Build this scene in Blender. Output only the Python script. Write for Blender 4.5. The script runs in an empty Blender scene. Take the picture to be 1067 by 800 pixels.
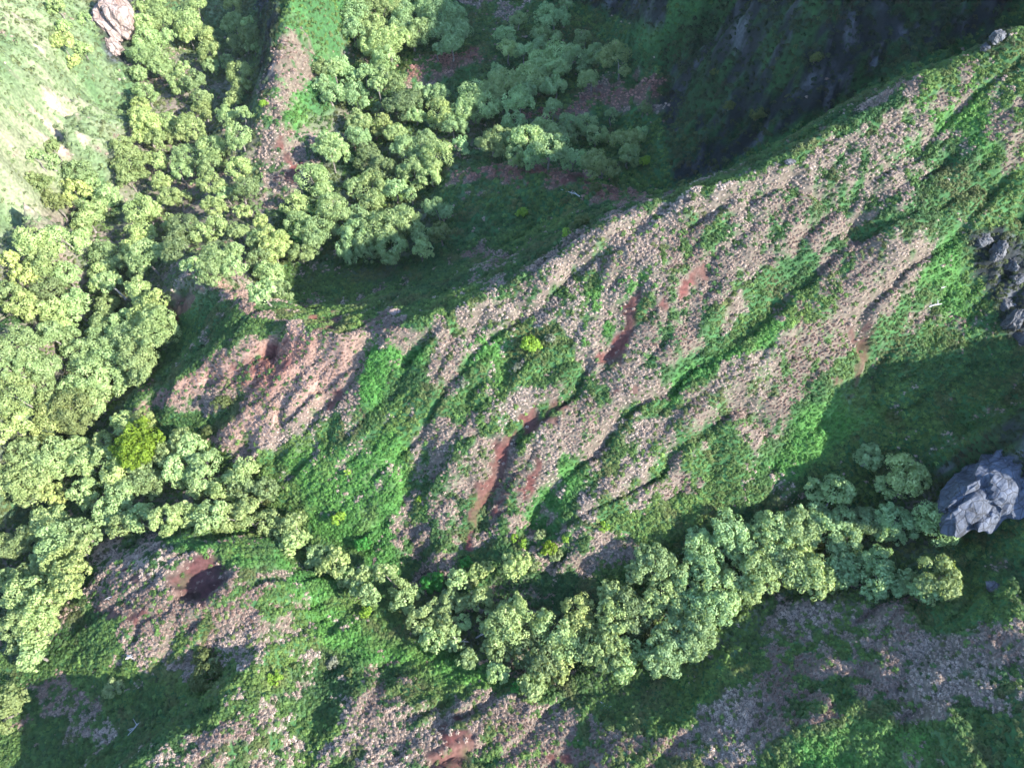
import bpy, math, random
import numpy as np

# ------------------------------------------------------------------ camera, sky, sun, exposure
scene = bpy.context.scene
CAM_Z, PITCH, FOC = 110.0, math.radians(57.0), 711.0          # FOC in pixels of a 1067 x 800 picture
cam = bpy.data.cameras.new("camera")
cam.sensor_fit = 'HORIZONTAL'
cam.angle = 2 * math.atan(533.5 / FOC)
cam.clip_start, cam.clip_end = 1.0, 3000.0
camera = bpy.data.objects.new("camera", cam)
camera.location = (0, 0, CAM_Z)
camera.rotation_euler = (math.pi / 2 - PITCH, 0, 0)
scene.collection.objects.link(camera)
scene.camera = camera

SUN_AZ, SUN_EL = math.radians(114.0), math.radians(30.0)       # azimuth clockwise from +Y
world = bpy.data.worlds.new("World")
scene.world = world
world.use_nodes = True
wn = world.node_tree
sky = wn.nodes.new("ShaderNodeTexSky")
sky.sky_type = 'NISHITA'
sky.sun_disc = False
sky.sun_elevation, sky.sun_rotation = SUN_EL, SUN_AZ
sky.air_density, sky.dust_density, sky.ozone_density = 1.0, 0.3, 3.0
wn.links.new(sky.outputs[0], wn.nodes["Background"].inputs[0])
wn.nodes["Background"].inputs[1].default_value = 0.15
sun_dir = np.array([math.sin(SUN_AZ) * math.cos(SUN_EL), math.cos(SUN_AZ) * math.cos(SUN_EL), math.sin(SUN_EL)])
sl = bpy.data.lights.new("sun", 'SUN')
sl.energy, sl.angle, sl.color = 3.6, math.radians(0.6), (1.0, 0.93, 0.82)
sun = bpy.data.objects.new("sun", sl)
from mathutils import Vector
sun.rotation_euler = Vector((-sun_dir).tolist()).to_track_quat('-Z', 'Y').to_euler()
sun.location = (120, -80, 200)
scene.collection.objects.link(sun)
scene.view_settings.view_transform = 'Standard'
scene.view_settings.look = 'None'
scene.view_settings.exposure = 2.35
scene.view_settings.gamma = 1.0
scene.view_settings.use_curve_mapping = False
scene.cycles.max_bounces = 5
scene.cycles.diffuse_bounces = 3
scene.cycles.volume_bounces = 0
scene.cycles.use_denoising = True

random.seed(11)
RNG = np.random.default_rng(7)
COL = scene.collection
SP, CP = math.sin(PITCH), math.cos(PITCH)

# ------------------------------------------------------------------ small tools
def ray(u, v):
    x, y = (u - 533.5) / FOC, (400 - v) / FOC
    return x, CP + y * SP, -(SP - y * CP)
def PZ(u, v, z):
    a, b, c = ray(u, v); t = (z - CAM_Z) / c
    return (a * t, b * t, z)
def PY(u, v, Y):
    a, b, c = ray(u, v); t = Y / b
    return (a * t, Y, CAM_Z + c * t)
def project(P):
    d = P - np.array([0, 0, CAM_Z])
    depth = d[:, 1] * CP - d[:, 2] * SP
    depth = np.maximum(depth, 1.0)
    up = d[:, 1] * SP + d[:, 2] * CP
    return 533.5 + FOC * d[:, 0] / depth, 400 - FOC * up / depth

_perm = np.random.default_rng(3).integers(0, 2**31, 4096)
def _hash(ix, iy, s):
    h = (ix * 73856093 ^ iy * 19349663 ^ (s * 83492791)) & 0x7fffffff
    return _perm[h % 4096] / 2.0**31
def vnoise(x, y, s=0):
    ix, iy = np.floor(x).astype(np.int64), np.floor(y).astype(np.int64)
    fx, fy = x - ix, y - iy
    fx = fx * fx * fx * (fx * (fx * 6 - 15) + 10); fy = fy * fy * fy * (fy * (fy * 6 - 15) + 10)
    a, b = _hash(ix, iy, s), _hash(ix + 1, iy, s)
    c, d = _hash(ix, iy + 1, s), _hash(ix + 1, iy + 1, s)
    return (a + (b - a) * fx) * (1 - fy) + (c + (d - c) * fx) * fy
def fbm(x, y, s=0, o=4):
    r, amp, tot = 0, 1.0, 0
    for i in range(o):
        c, q = math.cos(0.6 * i), math.sin(0.6 * i)
        r = r + amp * vnoise((x * c - y * q) * 2**i + 17.3 * i, (x * q + y * c) * 2**i - 9.1 * i, s + i); tot += amp; amp *= 0.5
    return r / tot          # 0..1
def sstep(a, b, x):
    t = np.clip((x - a) / (b - a), 0, 1); return t * t * (3 - 2 * t)

def mesh_np(name, verts, faces, smooth=False):
    """verts (n,3), faces (m,k): one mesh."""
    me = bpy.data.meshes.new(name)
    n, m, k = len(verts), len(faces), faces.shape[1]
    me.vertices.add(n); me.loops.add(m * k); me.polygons.add(m)
    me.vertices.foreach_set("co", np.ascontiguousarray(verts, np.float32).ravel())
    me.loops.foreach_set("vertex_index", np.ascontiguousarray(faces, np.int32).ravel())
    me.polygons.foreach_set("loop_start", np.arange(0, m * k, k, dtype=np.int32))
    me.polygons.foreach_set("use_smooth", np.full(m, smooth))
    me.update(calc_edges=True)
    return me
def colour_attr(me, name, rgb, domain='POINT'):
    a = me.attributes.new(name, 'FLOAT_COLOR', domain)
    c = np.ones((len(rgb), 4), np.float32); c[:, :3] = rgb
    a.data.foreach_set("color", c.ravel())
def put(name, me, mat=None, parent=None, loc=None, **props):
    o = bpy.data.objects.new(name, me); COL.objects.link(o)
    if mat: me.materials.append(mat)
    if parent: o.parent = parent
    if loc is not None: o.location = loc
    for k, v in props.items(): o[k] = v
    return o
def thing(name, loc, label, category, group=None):
    o = bpy.data.objects.new(name, None); COL.objects.link(o)
    o.location = loc; o.empty_display_size = 0.5
    o["label"], o["category"] = label, category
    if group: o["group"] = group
    return o

# ------------------------------------------------------------------ materials
def new_mat(name):
    m = bpy.data.materials.new(name); m.use_nodes = True
    nt = m.node_tree
    for n in list(nt.nodes): nt.nodes.remove(n)
    return m, nt, nt.nodes.new("ShaderNodeOutputMaterial")
def nd(nt, kind, **kw):
    n = nt.nodes.new(kind)
    for k, v in kw.items(): setattr(n, k, v)
    return n
def attr_mat(name, attr, kind='GEOMETRY', rough=0.9, translucent=0.0, noise=0.0, nscale=6.0, bump=0.0, trans_tint=(1.15, 1.1, 0.55)):
    m, nt, out = new_mat(name)
    a = nd(nt, "ShaderNodeAttribute", attribute_name=attr, attribute_type=kind)
    col = a.outputs["Color"]
    if noise:
        tc = nd(nt, "ShaderNodeTexCoord")
        nz = nd(nt, "ShaderNodeTexNoise"); nz.inputs["Scale"].default_value = nscale; nz.inputs["Detail"].default_value = 5
        nt.links.new(tc.outputs["Object"], nz.inputs["Vector"])
        mr = nd(nt, "ShaderNodeMapRange"); mr.inputs[1].default_value = 0.3; mr.inputs[2].default_value = 0.7
        mr.inputs[3].default_value = 1 - noise; mr.inputs[4].default_value = 1 + noise
        nt.links.new(nz.outputs["Fac"], mr.inputs[0])
        mx = nd(nt, "ShaderNodeVectorMath", operation='SCALE')
        nt.links.new(col, mx.inputs[0]); nt.links.new(mr.outputs[0], mx.inputs["Scale"])
        col = mx.outputs[0]
    p = nd(nt, "ShaderNodeBsdfPrincipled")
    p.inputs["Roughness"].default_value = rough
    p.inputs["Specular IOR Level"].default_value = 0.25
    nt.links.new(col, p.inputs["Base Color"])
    if bump and noise:
        b = nd(nt, "ShaderNodeBump"); b.inputs["Strength"].default_value = bump; b.inputs["Distance"].default_value = 0.25
        nt.links.new(nz.outputs["Fac"], b.inputs["Height"]); nt.links.new(b.outputs[0], p.inputs["Normal"])
    if translucent:
        tr = nd(nt, "ShaderNodeBsdfTranslucent")
        tn = nd(nt, "ShaderNodeVectorMath", operation='MULTIPLY'); tn.inputs[1].default_value = trans_tint
        nt.links.new(col, tn.inputs[0]); nt.links.new(tn.outputs[0], tr.inputs["Color"])
        ms = nd(nt, "ShaderNodeMixShader"); ms.inputs[0].default_value = translucent
        nt.links.new(p.outputs[0], ms.inputs[1]); nt.links.new(tr.outputs[0], ms.inputs[2])
        nt.links.new(ms.outputs[0], out.inputs[0])
    else:
        nt.links.new(p.outputs[0], out.inputs[0])
    return m
def rock_mat(name, c1, c2, scale=0.5):
    m, nt, out = new_mat(name)
    tc = nd(nt, "ShaderNodeTexCoord")
    mp = nd(nt, "ShaderNodeMapping"); mp.inputs["Scale"].default_value = (1, 1, 0.45)
    nt.links.new(tc.outputs["Object"], mp.inputs[0])
    nz = nd(nt, "ShaderNodeTexNoise"); nz.inputs["Scale"].default_value = scale; nz.inputs["Detail"].default_value = 8; nz.inputs["Roughness"].default_value = 0.7
    vo = nd(nt, "ShaderNodeTexVoronoi", feature='DISTANCE_TO_EDGE'); vo.inputs["Scale"].default_value = scale * 1.4
    nt.links.new(mp.outputs[0], nz.inputs["Vector"]); nt.links.new(mp.outputs[0], vo.inputs["Vector"])
    cr = nd(nt, "ShaderNodeValToRGB")
    cr.color_ramp.elements[0].position = 0.33; cr.color_ramp.elements[0].color = (*c1, 1)
    cr.color_ramp.elements[1].position = 0.66; cr.color_ramp.elements[1].color = (*c2, 1)
    nt.links.new(nz.outputs["Fac"], cr.inputs[0])
    p = nd(nt, "ShaderNodeBsdfPrincipled"); p.inputs["Roughness"].default_value = 0.85
    ck = nd(nt, "ShaderNodeMapRange"); ck.inputs[2].default_value = 0.07; ck.inputs[3].default_value = 0.3
    nt.links.new(vo.outputs["Distance"], ck.inputs[0])
    cm = nd(nt, "ShaderNodeVectorMath", operation='SCALE')
    nt.links.new(cr.outputs[0], cm.inputs[0]); nt.links.new(ck.outputs[0], cm.inputs["Scale"]); nt.links.new(cm.outputs[0], p.inputs["Base Color"])
    mi = nd(nt, "ShaderNodeMath", operation='MINIMUM'); mi.inputs[1].default_value = 0.12
    nt.links.new(vo.outputs["Distance"], mi.inputs[0])
    ad = nd(nt, "ShaderNodeMath", operation='ADD')
    nt.links.new(mi.outputs[0], ad.inputs[0]); nt.links.new(nz.outputs["Fac"], ad.inputs[1])
    b = nd(nt, "ShaderNodeBump"); b.inputs["Strength"].default_value = 0.9; b.inputs["Distance"].default_value = 0.6
    nt.links.new(ad.outputs[0], b.inputs["Height"]); nt.links.new(b.outputs[0], p.inputs["Normal"])
    nt.links.new(p.outputs[0], out.inputs[0])
    return m

M_TERRAIN = attr_mat("ground_cover", "ground_rgb", noise=0.4, nscale=1.6, bump=0.5)
M_LEAF = attr_mat("leaves", "leaf_rgb", rough=0.6, translucent=0.4)
M_DRY = attr_mat("dry_grass_blades", "tint", kind='INSTANCER', rough=0.85, translucent=0.2, trans_tint=(1, .95, .85))
M_GREEN = attr_mat("green_blades", "tint", kind='INSTANCER', rough=0.7, translucent=0.25)
M_BARK = rock_mat("bark", (0.13, 0.11, 0.10), (0.34, 0.31, 0.28), 3.0)
M_DEAD = rock_mat("bleached_wood", (0.42, 0.40, 0.40), (0.72, 0.70, 0.70), 2.0)
M_ROCK = rock_mat("grey_rock", (0.022, 0.024, 0.03), (0.13, 0.135, 0.15), 0.7)
M_SLAB = rock_mat("slab_rock", (0.014, 0.019, 0.030), (0.10, 0.12, 0.165), 0.55)  # dark bluish tones put the slab's sky-lit shade into the colour
M_PALE_ROCK = rock_mat("pale_rock", (0.12, 0.075, 0.062), (0.33, 0.27, 0.245), 0.45)

# ------------------------------------------------------------------ terrain heights: creases (ridges and stream lines) as polylines
feat = []
def line(*pts):
    feat.append([PZ(*p) for p in pts])
def liney(*pts):
    feat.append([PY(*p) for p in pts])
def wline(*pts):
    feat.append([tuple(map(float, p)) for p in pts])
# main ridge, summit to nose
MAIN = [(1100, 5, 57), (1045, 38, 54), (960, 85, 50), (880, 130, 46), (800, 172, 43), (760, 195, 41), (715, 200, 40), (670, 215, 37), (600, 258, 33), (540, 300, 29), (480, 325, 26), (400, 345, 23), (350, 352, 21), (300, 338, 19)]
line(*MAIN)
feat[-1] = [(300, 170, 150), (180, 135, 128), (120, 109, 96)] + feat[-1]  # unseen ridge continuation, raised to cast shade on the upper valley
line((300, 338, 19), (250, 310, 15), (190, 286, 9), (165, 274, 2))           # spur to the stream
line((295, 342, 18), (225, 378, 12), (180, 395, 7), (138, 415, 0))            # nose
line((235, 312, 12), (205, 345, 4), (185, 370, -1), (150, 395, -3))           # shaded hollow on the nose
line((345, 358, 19), (290, 395, 14), (250, 430, 9), (218, 458, 2))             # pink rib under the nose
line((285, 375, 12), (245, 408, 7.5), (210, 430, 1.5))                        # gully left of it
# far side of the main ridge
line((350, 322, 1), (420, 300, 3), (500, 262, 6), (580, 225, 10), (640, 208, 17))
line((470, 172, 6), (520, 174, 9), (560, 178, 12), (620, 192, 17), (680, 207, 30))
line((760, 182, 35), (870, 112, 36), (1000, 38, 42))
wline((28, 112, 9), (36, 108, 12), (54, 108, 17), (72, 113, 23), (98, 122, 34), (160, 145, 60))
# gorge walls
liney((780, 140, 118), (780, 100, 123), (780, 50, 130), (780, 0, 136))
liney((850, 105, 115), (850, 60, 120), (850, 0, 127))
liney((950, 45, 122), (950, 0, 128)); liney((1060, 0, 131))
liney((705, 130, 134), (742, 67, 135), (796, 17, 139), (830, -20, 145))
liney((700, 110, 144), (732, 58, 147), (785, 10, 150))
liney((690, 75, 150), (700, 45, 156), (740, 5, 160))
liney((700, 165, 121), (690, 130, 133), (675, 100, 142), (660, 50, 160), (655, 0, 185))
wline((40, 165, 62), (75, 160, 75), (120, 170, 92), (220, 210, 130))
wline((50, 210, 55), (100, 260, 90), (20, 260, 30))
# lower gully and its tributaries
line((880, 540, 8), (940, 492, 12), (1000, 450, 17), (1067, 398, 24)); feat[-1].append((112, 68, 31))
line((870, 572, 7), (930, 560, 8), (1000, 558, 12), (1080, 560, 20)); feat[-1].append((80, 30, 24))
line((975, 502, 13), (1010, 470, 22), (1067, 430, 29), (1100, 412, 31)); feat[-1].append((112, 54, 40))
line((870, 560, 6.5), (760, 615, 4), (660, 655, 2), (570, 672, 0), (500, 645, -1), (430, 612, -2), (380, 592, -2), (300, 555, -3), (230, 525, -4), (100, 530, -5), (0, 570, -6)); feat[-1].append((-115, 20, -8))
# lower right slope
line((620, 740, 6), (700, 735, 7), (800, 690, 10), (900, 655, 13), (1000, 640, 17), (1067, 640, 21))
line((600, 800, 9), (700, 800, 12), (800, 800, 15), (900, 800, 18), (1000, 800, 22), (1067, 800, 25))
wline((60, 4, 26), (85, -5, 33)); wline((86, 41, 44), (104, 41, 50), (125, 45, 54)); wline((95, 24, 29), (115, 20, 33)); wline((60, -30, 28), (0, -30, 18), (-60, -45, 20)); wline((100, -25, 36), (110, -60, 34), (0, -120, 30), (250, -100, 42))  # second rise is unseen, shaped to throw shade on the rock slab
# bottom spurs
line((330, 800, 12), (360, 745, 11), (385, 705, 8)); line((455, 800, 12), (470, 760, 10), (540, 735, 6)); line((340, 700, 4.5), (335, 750, 7.5), (320, 800, 10))
line((330, 640, 3), (400, 690, 3.5), (470, 710, 3)); line((420, 650, 1), (350, 600, 0.5))
# pit mound and the shaded hollow beyond
line((120, 585, 3), (170, 575, 7), (215, 570, 8), (255, 590, 9.5), (272, 640, 11), (268, 690, 12), (230, 735, 13), (170, 775, 15), (120, 810, 17))
line((205, 640, 9), (150, 635, 7), (105, 640, 3.5), (75, 655, 0))
line((250, 690, 8), (225, 712, 5), (180, 742, 3), (140, 765, 2), (80, 800, 1))
line((60, 720, -1), (40, 760, -1), (100, 700, 2)); line((300, 590, 3), (310, 650, 6), (300, 700, 9), (280, 770, 13))
# left valley and hillsides
line((0, 600, -6), (60, 450, -5), (100, 340, -4), (150, 230, -2.5), (190, 130, -1), (190, 50, 1), (180, 0, 3)); feat[-1].append((-105, 270, 6))
line((60, 260, 0), (75, 190, 3), (105, 110, 4), (125, 65, 6), (150, 0, 8))
line((0, 260, 8), (30, 190, 11)); feat[-1] += [PY(60, 120, 131), PY(90, 60, 158), PY(110, 0, 190)]
liney((0, 180, 106), (20, 100, 126), (40, 40, 152), (60, 0, 172)); liney((-60, 100, 112), (0, 0, 156)); line((0, 340, 2), (-60, 330, 20)); line((-60, 480, 6), (-60, 640, 2))
wline((-230, 60, 50), (-250, 150, 80), (-240, 240, 95)); wline((-190, -60, 20), (-160, -120, 10)); wline((-160, 290, 70))
# grassy spur between the two upper valleys
line((325, -40, 26), (302, 0, 22), (292, 50, 17), (287, 110, 11), (285, 165, 5), (290, 205, 1)); feat[-1].insert(0, (-62, 270, 38))
line((262, 110, 3), (268, 60, 4), (270, 0, 6))
# upper valley floor
line((300, 305, -2), (360, 275, -1.5), (420, 225, -1), (450, 150, 0), (475, 60, 2), (500, 0, 3)); feat[-1].append((-20, 280, 9))
line((450, 155, 0), (560, 145, 2), (640, 140, 5), (690, 140, 9))
line((330, 180, 2), (345, 100, 4), (370, 30, 6)); line((410, 80, 4.5), (500, 48, 6)); line((545, 122, 5.5), (610, 103, 7), (690, 82, 12)); line((560, 90, 3), (620, 60, 5)); line((560, 30, 5), (640, 20, 7))
wline((-300, 330, 110), (-100, 360, 60), (60, 340, 70), (300, 330, 150)); wline((-300, -150, 30)); wline((300, -200, 70)); wline((420, 100, 160)); wline((-420, 100, 130))

cp = []
for pl in feat:
    for a, b in zip(pl[:-1], pl[1:]):
        a, b = np.array(a), np.array(b)
        n = max(1, int(np.linalg.norm((b - a)[:2]) / 5.5))
        n = min(n, 14)
        for i in range(n): cp.append(a + (b - a) * i / n)
    cp.append(np.array(pl[-1]))
cp = np.array(cp)
keep = []                                             # drop near-duplicates
for i, p in enumerate(cp):
    if all((cp[j][0] - p[0])**2 + (cp[j][1] - p[1])**2 > 2.0 for j in keep): keep.append(i)
cp = cp[keep]
N = len(cp)
D = np.hypot(cp[:, None, 0] - cp[None, :, 0], cp[:, None, 1] - cp[None, :, 1])
A = np.zeros((N + 3, N + 3)); A[:N, :N] = -D - np.eye(N) * (-0.6)
A[:N, N] = 1; A[:N, N + 1:] = cp[:, :2] / 100; A[N:, :N] = A[:N, N:].T
W = np.linalg.solve(A, np.concatenate([cp[:, 2], np.zeros(3)]))
def base_h(x, y):
    out = np.empty(len(x))
    for s in range(0, len(x), 40000):
        xs, ys = x[s:s + 40000].astype(np.float32), y[s:s + 40000].astype(np.float32)
        d = np.sqrt((xs[:, None] - cp[None, :, 0].astype(np.float32))**2 + (ys[:, None] - cp[None, :, 1].astype(np.float32))**2)
        out[s:s + 40000] = -(d @ W[:N].astype(np.float32)) + W[N] + xs / 100 * W[N + 1] + ys / 100 * W[N + 2]
    return out

def axis(lo, hi, step, far_lo, far_hi, n_out=34):
    mid = np.arange(lo, hi, step)
    g = np.linspace(0, 1, n_out + 1)[1:]
    f = lambda L: step * n_out * g + (L - step * n_out) * g**3
    return np.concatenate([(lo - f(lo - far_lo))[::-1], mid, mid[-1] + f(far_hi - mid[-1])])
AX = axis(-165, 130, 0.5, -430, 430)
AYn = axis(-6, 120, 0.45, -260, 120.4)
AYn = AYn[AYn < 120]
AYf = axis(120, 222, 0.6, 100, 420); AYf = AYf[AYf >= 120]
AY = np.concatenate([AYn, AYf])
GX, GY = np.meshgrid(AX, AY)
fx, fy = GX.ravel(), GY.ravel()
H = base_h(fx, fy)

# ribs and gullies across the slope: pixel polylines laid on the surface found so far
def grid_sampler(Hg):
    Hg = Hg.reshape(len(AY), len(AX))
    def h(x, y):
        i = np.clip(np.searchsorted(AX, x) - 1, 0, len(AX) - 2); j = np.clip(np.searchsorted(AY, y) - 1, 0, len(AY) - 2)
        a = np.clip((x - AX[i]) / (AX[i + 1] - AX[i]), 0, 1); b = np.clip((y - AY[j]) / (AY[j + 1] - AY[j]), 0, 1)
        return (Hg[j, i] * (1 - a) + Hg[j, i + 1] * a) * (1 - b) + (Hg[j + 1, i] * (1 - a) + Hg[j + 1, i + 1] * a) * b
    return h
def hit(us, vs, hfun, lift=0.0, t0=35.0):
    """first point of the pixel rays at 'lift' above the surface"""
    us, vs = np.asarray(us, float), np.asarray(vs, float)
    a, b, c = ray(us, vs); b = b + 0 * us; c = c + 0 * us
    lift = lift + 0 * us
    t = np.full(len(us), t0); done = np.zeros(len(us), bool)
    for k in range(900):
        z = CAM_Z + c * t
        done |= z <= hfun(a * t, b * t) + lift
        if done.all(): break
        t = np.where(done, t, t + 0.3)
    t -= 0.15
    return np.stack([a * t, b * t, CAM_Z + c * t], 1)
h0 = grid_sampler(H)
def seg_dist(x, y, pl):
    best = np.full(len(x), 1e9)
    for p, q in zip(pl[:-1], pl[1:]):
        dx, dy = q[0] - p[0], q[1] - p[1]; L = dx * dx + dy * dy + 1e-9
        t = np.clip(((x - p[0]) * dx + (y - p[1]) * dy) / L, 0, 1)
        best = np.minimum(best, np.hypot(x - p[0] - t * dx, y - p[1] - t * dy))
    return best
wob = (fbm(fx / 7, fy / 7, 50, 3) - 0.5) * 5
RIBS = [  # polyline, height, half width in metres
    ([(p[0], p[1] + 6) for p in MAIN[1:]], 1.6, 2.6),
    ([(600, 545), (665, 462), (756, 378), (850, 305), (935, 240)], 2.6, 5.0),
    ([(560, 545), (640, 470), (740, 375), (830, 300), (900, 245)], -2.2, 3.0),
    ([(455, 560), (470, 500), (480, 450), (560, 420)], 1.8, 4.5),
    ([(432, 600), (425, 520), (440, 455), (490, 415)], -1.7, 2.6),
    ([(495, 570), (525, 490), (540, 450), (600, 415), (650, 340), (670, 290)], -1.1, 1.8),
    ([(290, 480), (330, 430), (365, 385), (375, 355)], -1.2, 1.8),
    ([(330, 470), (370, 440), (415, 405)], -1.0, 1.2),
    ([(720, 470), (800, 440), (880, 400), (905, 350)], 1.2, 4.0),
    ([(885, 425), (895, 370), (885, 345)], -0.8, 1.5),
    ([(700, 500), (760, 480), (840, 470)], -1.0, 2.5),
    ([(800, 750), (850, 720), (905, 700)], -1.4, 1.6), ([(820, 765), (880, 725), (930, 708)], 1.0, 2.5),
    ([(940, 715), (960, 760), (985, 800)], -1.6, 2.0), ([(1030, 745), (1050, 800)], -1.4, 2.0),
    ([(650, 800), (740, 765), (850, 750)], 0.8, 3.0),
    ([(280, 610), (330, 670), (350, 700)], 1.0, 2.5), ([(240, 590), (300, 610), (340, 650)], -0.6, 2.0),
    ([(870, 220), (960, 190), (1000, 140)], -1.0, 3.0), ([(1067, 260), (960, 330), (880, 430)], -1.2, 3.5),
    ([(1060, 150), (980, 230), (935, 300)], 1.0, 4.0),
    ([(500, 335), (530, 380), (520, 410)], -0.8, 2.0), ([(600, 275), (640, 320), (630, 380)], -0.9, 2.2), ([(700, 215), (730, 280), (720, 330)], -0.9, 2.2), ([(640, 250), (680, 310), (700, 360)], 0.7, 2.5),
    ([(420, 300), (520, 255), (590, 240)], 0.7, 3.0), ([(0, 160), (25, 200), (50, 225)], -0.8, 1.5), ([(12, 0), (40, 50), (75, 110), (88, 150)], -0.8, 1.0),
]
for pl, amp, w in RIBS:
    P = hit([p[0] for p in pl], [p[1] for p in pl], h0)
    d = seg_dist(fx + wob * 0.35, fy + wob[::-1] * 0.2, P)
    H += amp * np.exp(-(d / w)**2)
# the pit: a scooped hollow with a rim
pit = hit([205], [600], h0)[0]
d = np.hypot((fx - pit[0]), (fy - pit[1]) * 1.15) + (fbm(fx / 3, fy / 3, 88, 3) - .5) * 2
H += -3.0 * np.exp(-(d / 3.6)**4) + 0.5 * np.exp(-((d - 5.6) / 1.6)**2)
RU, RV, STEP = 300, 230, 4.0
ruv = np.stack(np.meshgrid(np.arange(RU) * STEP - 66, np.arange(RV) * STEP - 60), -1).reshape(-1, 2)
def poly_mask(polys, feather=7.0):
    out = np.zeros(len(ruv))
    for val, pl in polys:
        x, y = ruv[:, 0], ruv[:, 1]
        ins = np.zeros(len(x), bool)
        q = pl + [pl[0]]
        for (x0, y0), (x1, y1) in zip(q[:-1], q[1:]):
            c = ((y0 > y) != (y1 > y))
            if y1 != y0: ins ^= c & (x < (x1 - x0) * (y - y0) / (y1 - y0) + x0)
        d = seg_dist(x, y, q)
        s = np.where(ins, d, -d)
        out = np.maximum(out, val * np.clip(s / feather * 0.5 + 0.5, 0, 1))
    g = out.reshape(RV, RU)
    def f(u, v):
        a = np.clip((u + 66) / STEP, 0, RU - 1.01); b = np.clip((v + 60) / STEP, 0, RV - 1.01)
        i, j = a.astype(int), b.astype(int); a = a - i; b = b - j
        return (g[j, i] * (1 - a) + g[j, i + 1] * a) * (1 - b) + (g[j + 1, i] * (1 - a) + g[j + 1, i + 1] * a) * b
    return f
def strip(pts, w, val=1.0):
    L, R = [], []
    for i, p in enumerate(pts):
        a, b = np.array(pts[max(i - 1, 0)], float), np.array(pts[min(i + 1, len(pts) - 1)], float)
        t = (b - a) / (np.linalg.norm(b - a) + 1e-6); n = np.array([-t[1], t[0]]) * w
        L.append(tuple(np.array(p) + n)); R.append(tuple(np.array(p) - n))
    return (val, L + R[::-1])
rock_shade_f = poly_mask([
    (0.62, [(690, 40), (760, -10), (1090, -20), (1040, 20), (870, 108), (740, 182), (702, 188), (690, 120)]),
    (0.95, [(1012, 242), (1045, 236), (1067, 255), (1090, 345), (1050, 350), (1035, 310), (1010, 255)]),
    (1, [(975, 492), (1067, 428), (1090, 440), (1090, 535), (1000, 545)]), (1, [(98, -10), (142, -10), (132, 60), (115, 66), (104, 35)]),
    (0.8, [(1015, 42), (1050, 28), (1056, 48), (1030, 58)]), (0.75, [(270, -10), (292, -10), (285, 70), (272, 110)]), (0.7, [(550, -20), (700, -20), (690, 30), (650, 20)]),  # narrow strip left of the grassy spur: flank shade painted as dark colour
])
early_rock_shade = rock_shade_f
# erosion and roughness
h1 = grid_sampler(H)
gy_, gx_ = np.gradient(H.reshape(GX.shape), AY, AX)
steep = np.clip(np.hypot(gx_, gy_), 0, 1.2).ravel()
big = fbm(fx / 22, fy / 22, 5, 3) - 0.5
xd, yd = fx * .86 + fy * .51, -fx * .51 + fy * .86
rid = 1 - np.abs(2 * fbm(xd / 17 + big * 0.8, yd / 6.5, 9, 3) - 1)
rid2 = 1 - np.abs(2 * fbm(xd / 8, yd / 2.6, 14, 3) - 1)
med = fbm(fx / 4.5, fy / 4.5, 21, 4) - 0.5
fine = fbm(fx / 1.3, fy / 1.3, 33, 3) - 0.5
H += big * 3.0 * (0.35 + steep) * 0.8 - sstep(0.70, 1.0, rid) * 1.7 * steep - sstep(0.78, 1.0, rid2) * 0.75 * steep + med * (0.6 + 1.1 * steep) + fine * 0.42
pu, pv = project(np.stack([fx, fy, H], 1))
gorge = sstep(115, 128, fy) * sstep(18, 40, fx)
H += gorge * (rid - 0.6) * 6 + gorge * (fbm(fx / 5, fy / 5, 61, 4) - .5) * 5
crag = 1 - np.abs(2 * fbm(fx / 2.6, fy / 4.0, 63, 4) - 1)
H += early_rock_shade(pu, pv) * ((crag - 0.62) * 3.2 + (fbm(fx / 1.1, fy / 1.6, 66, 3) - .5) * 1.3)
TH = grid_sampler(H)
V = np.stack([fx, fy, H], 1)
pu, pv = project(V)

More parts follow.
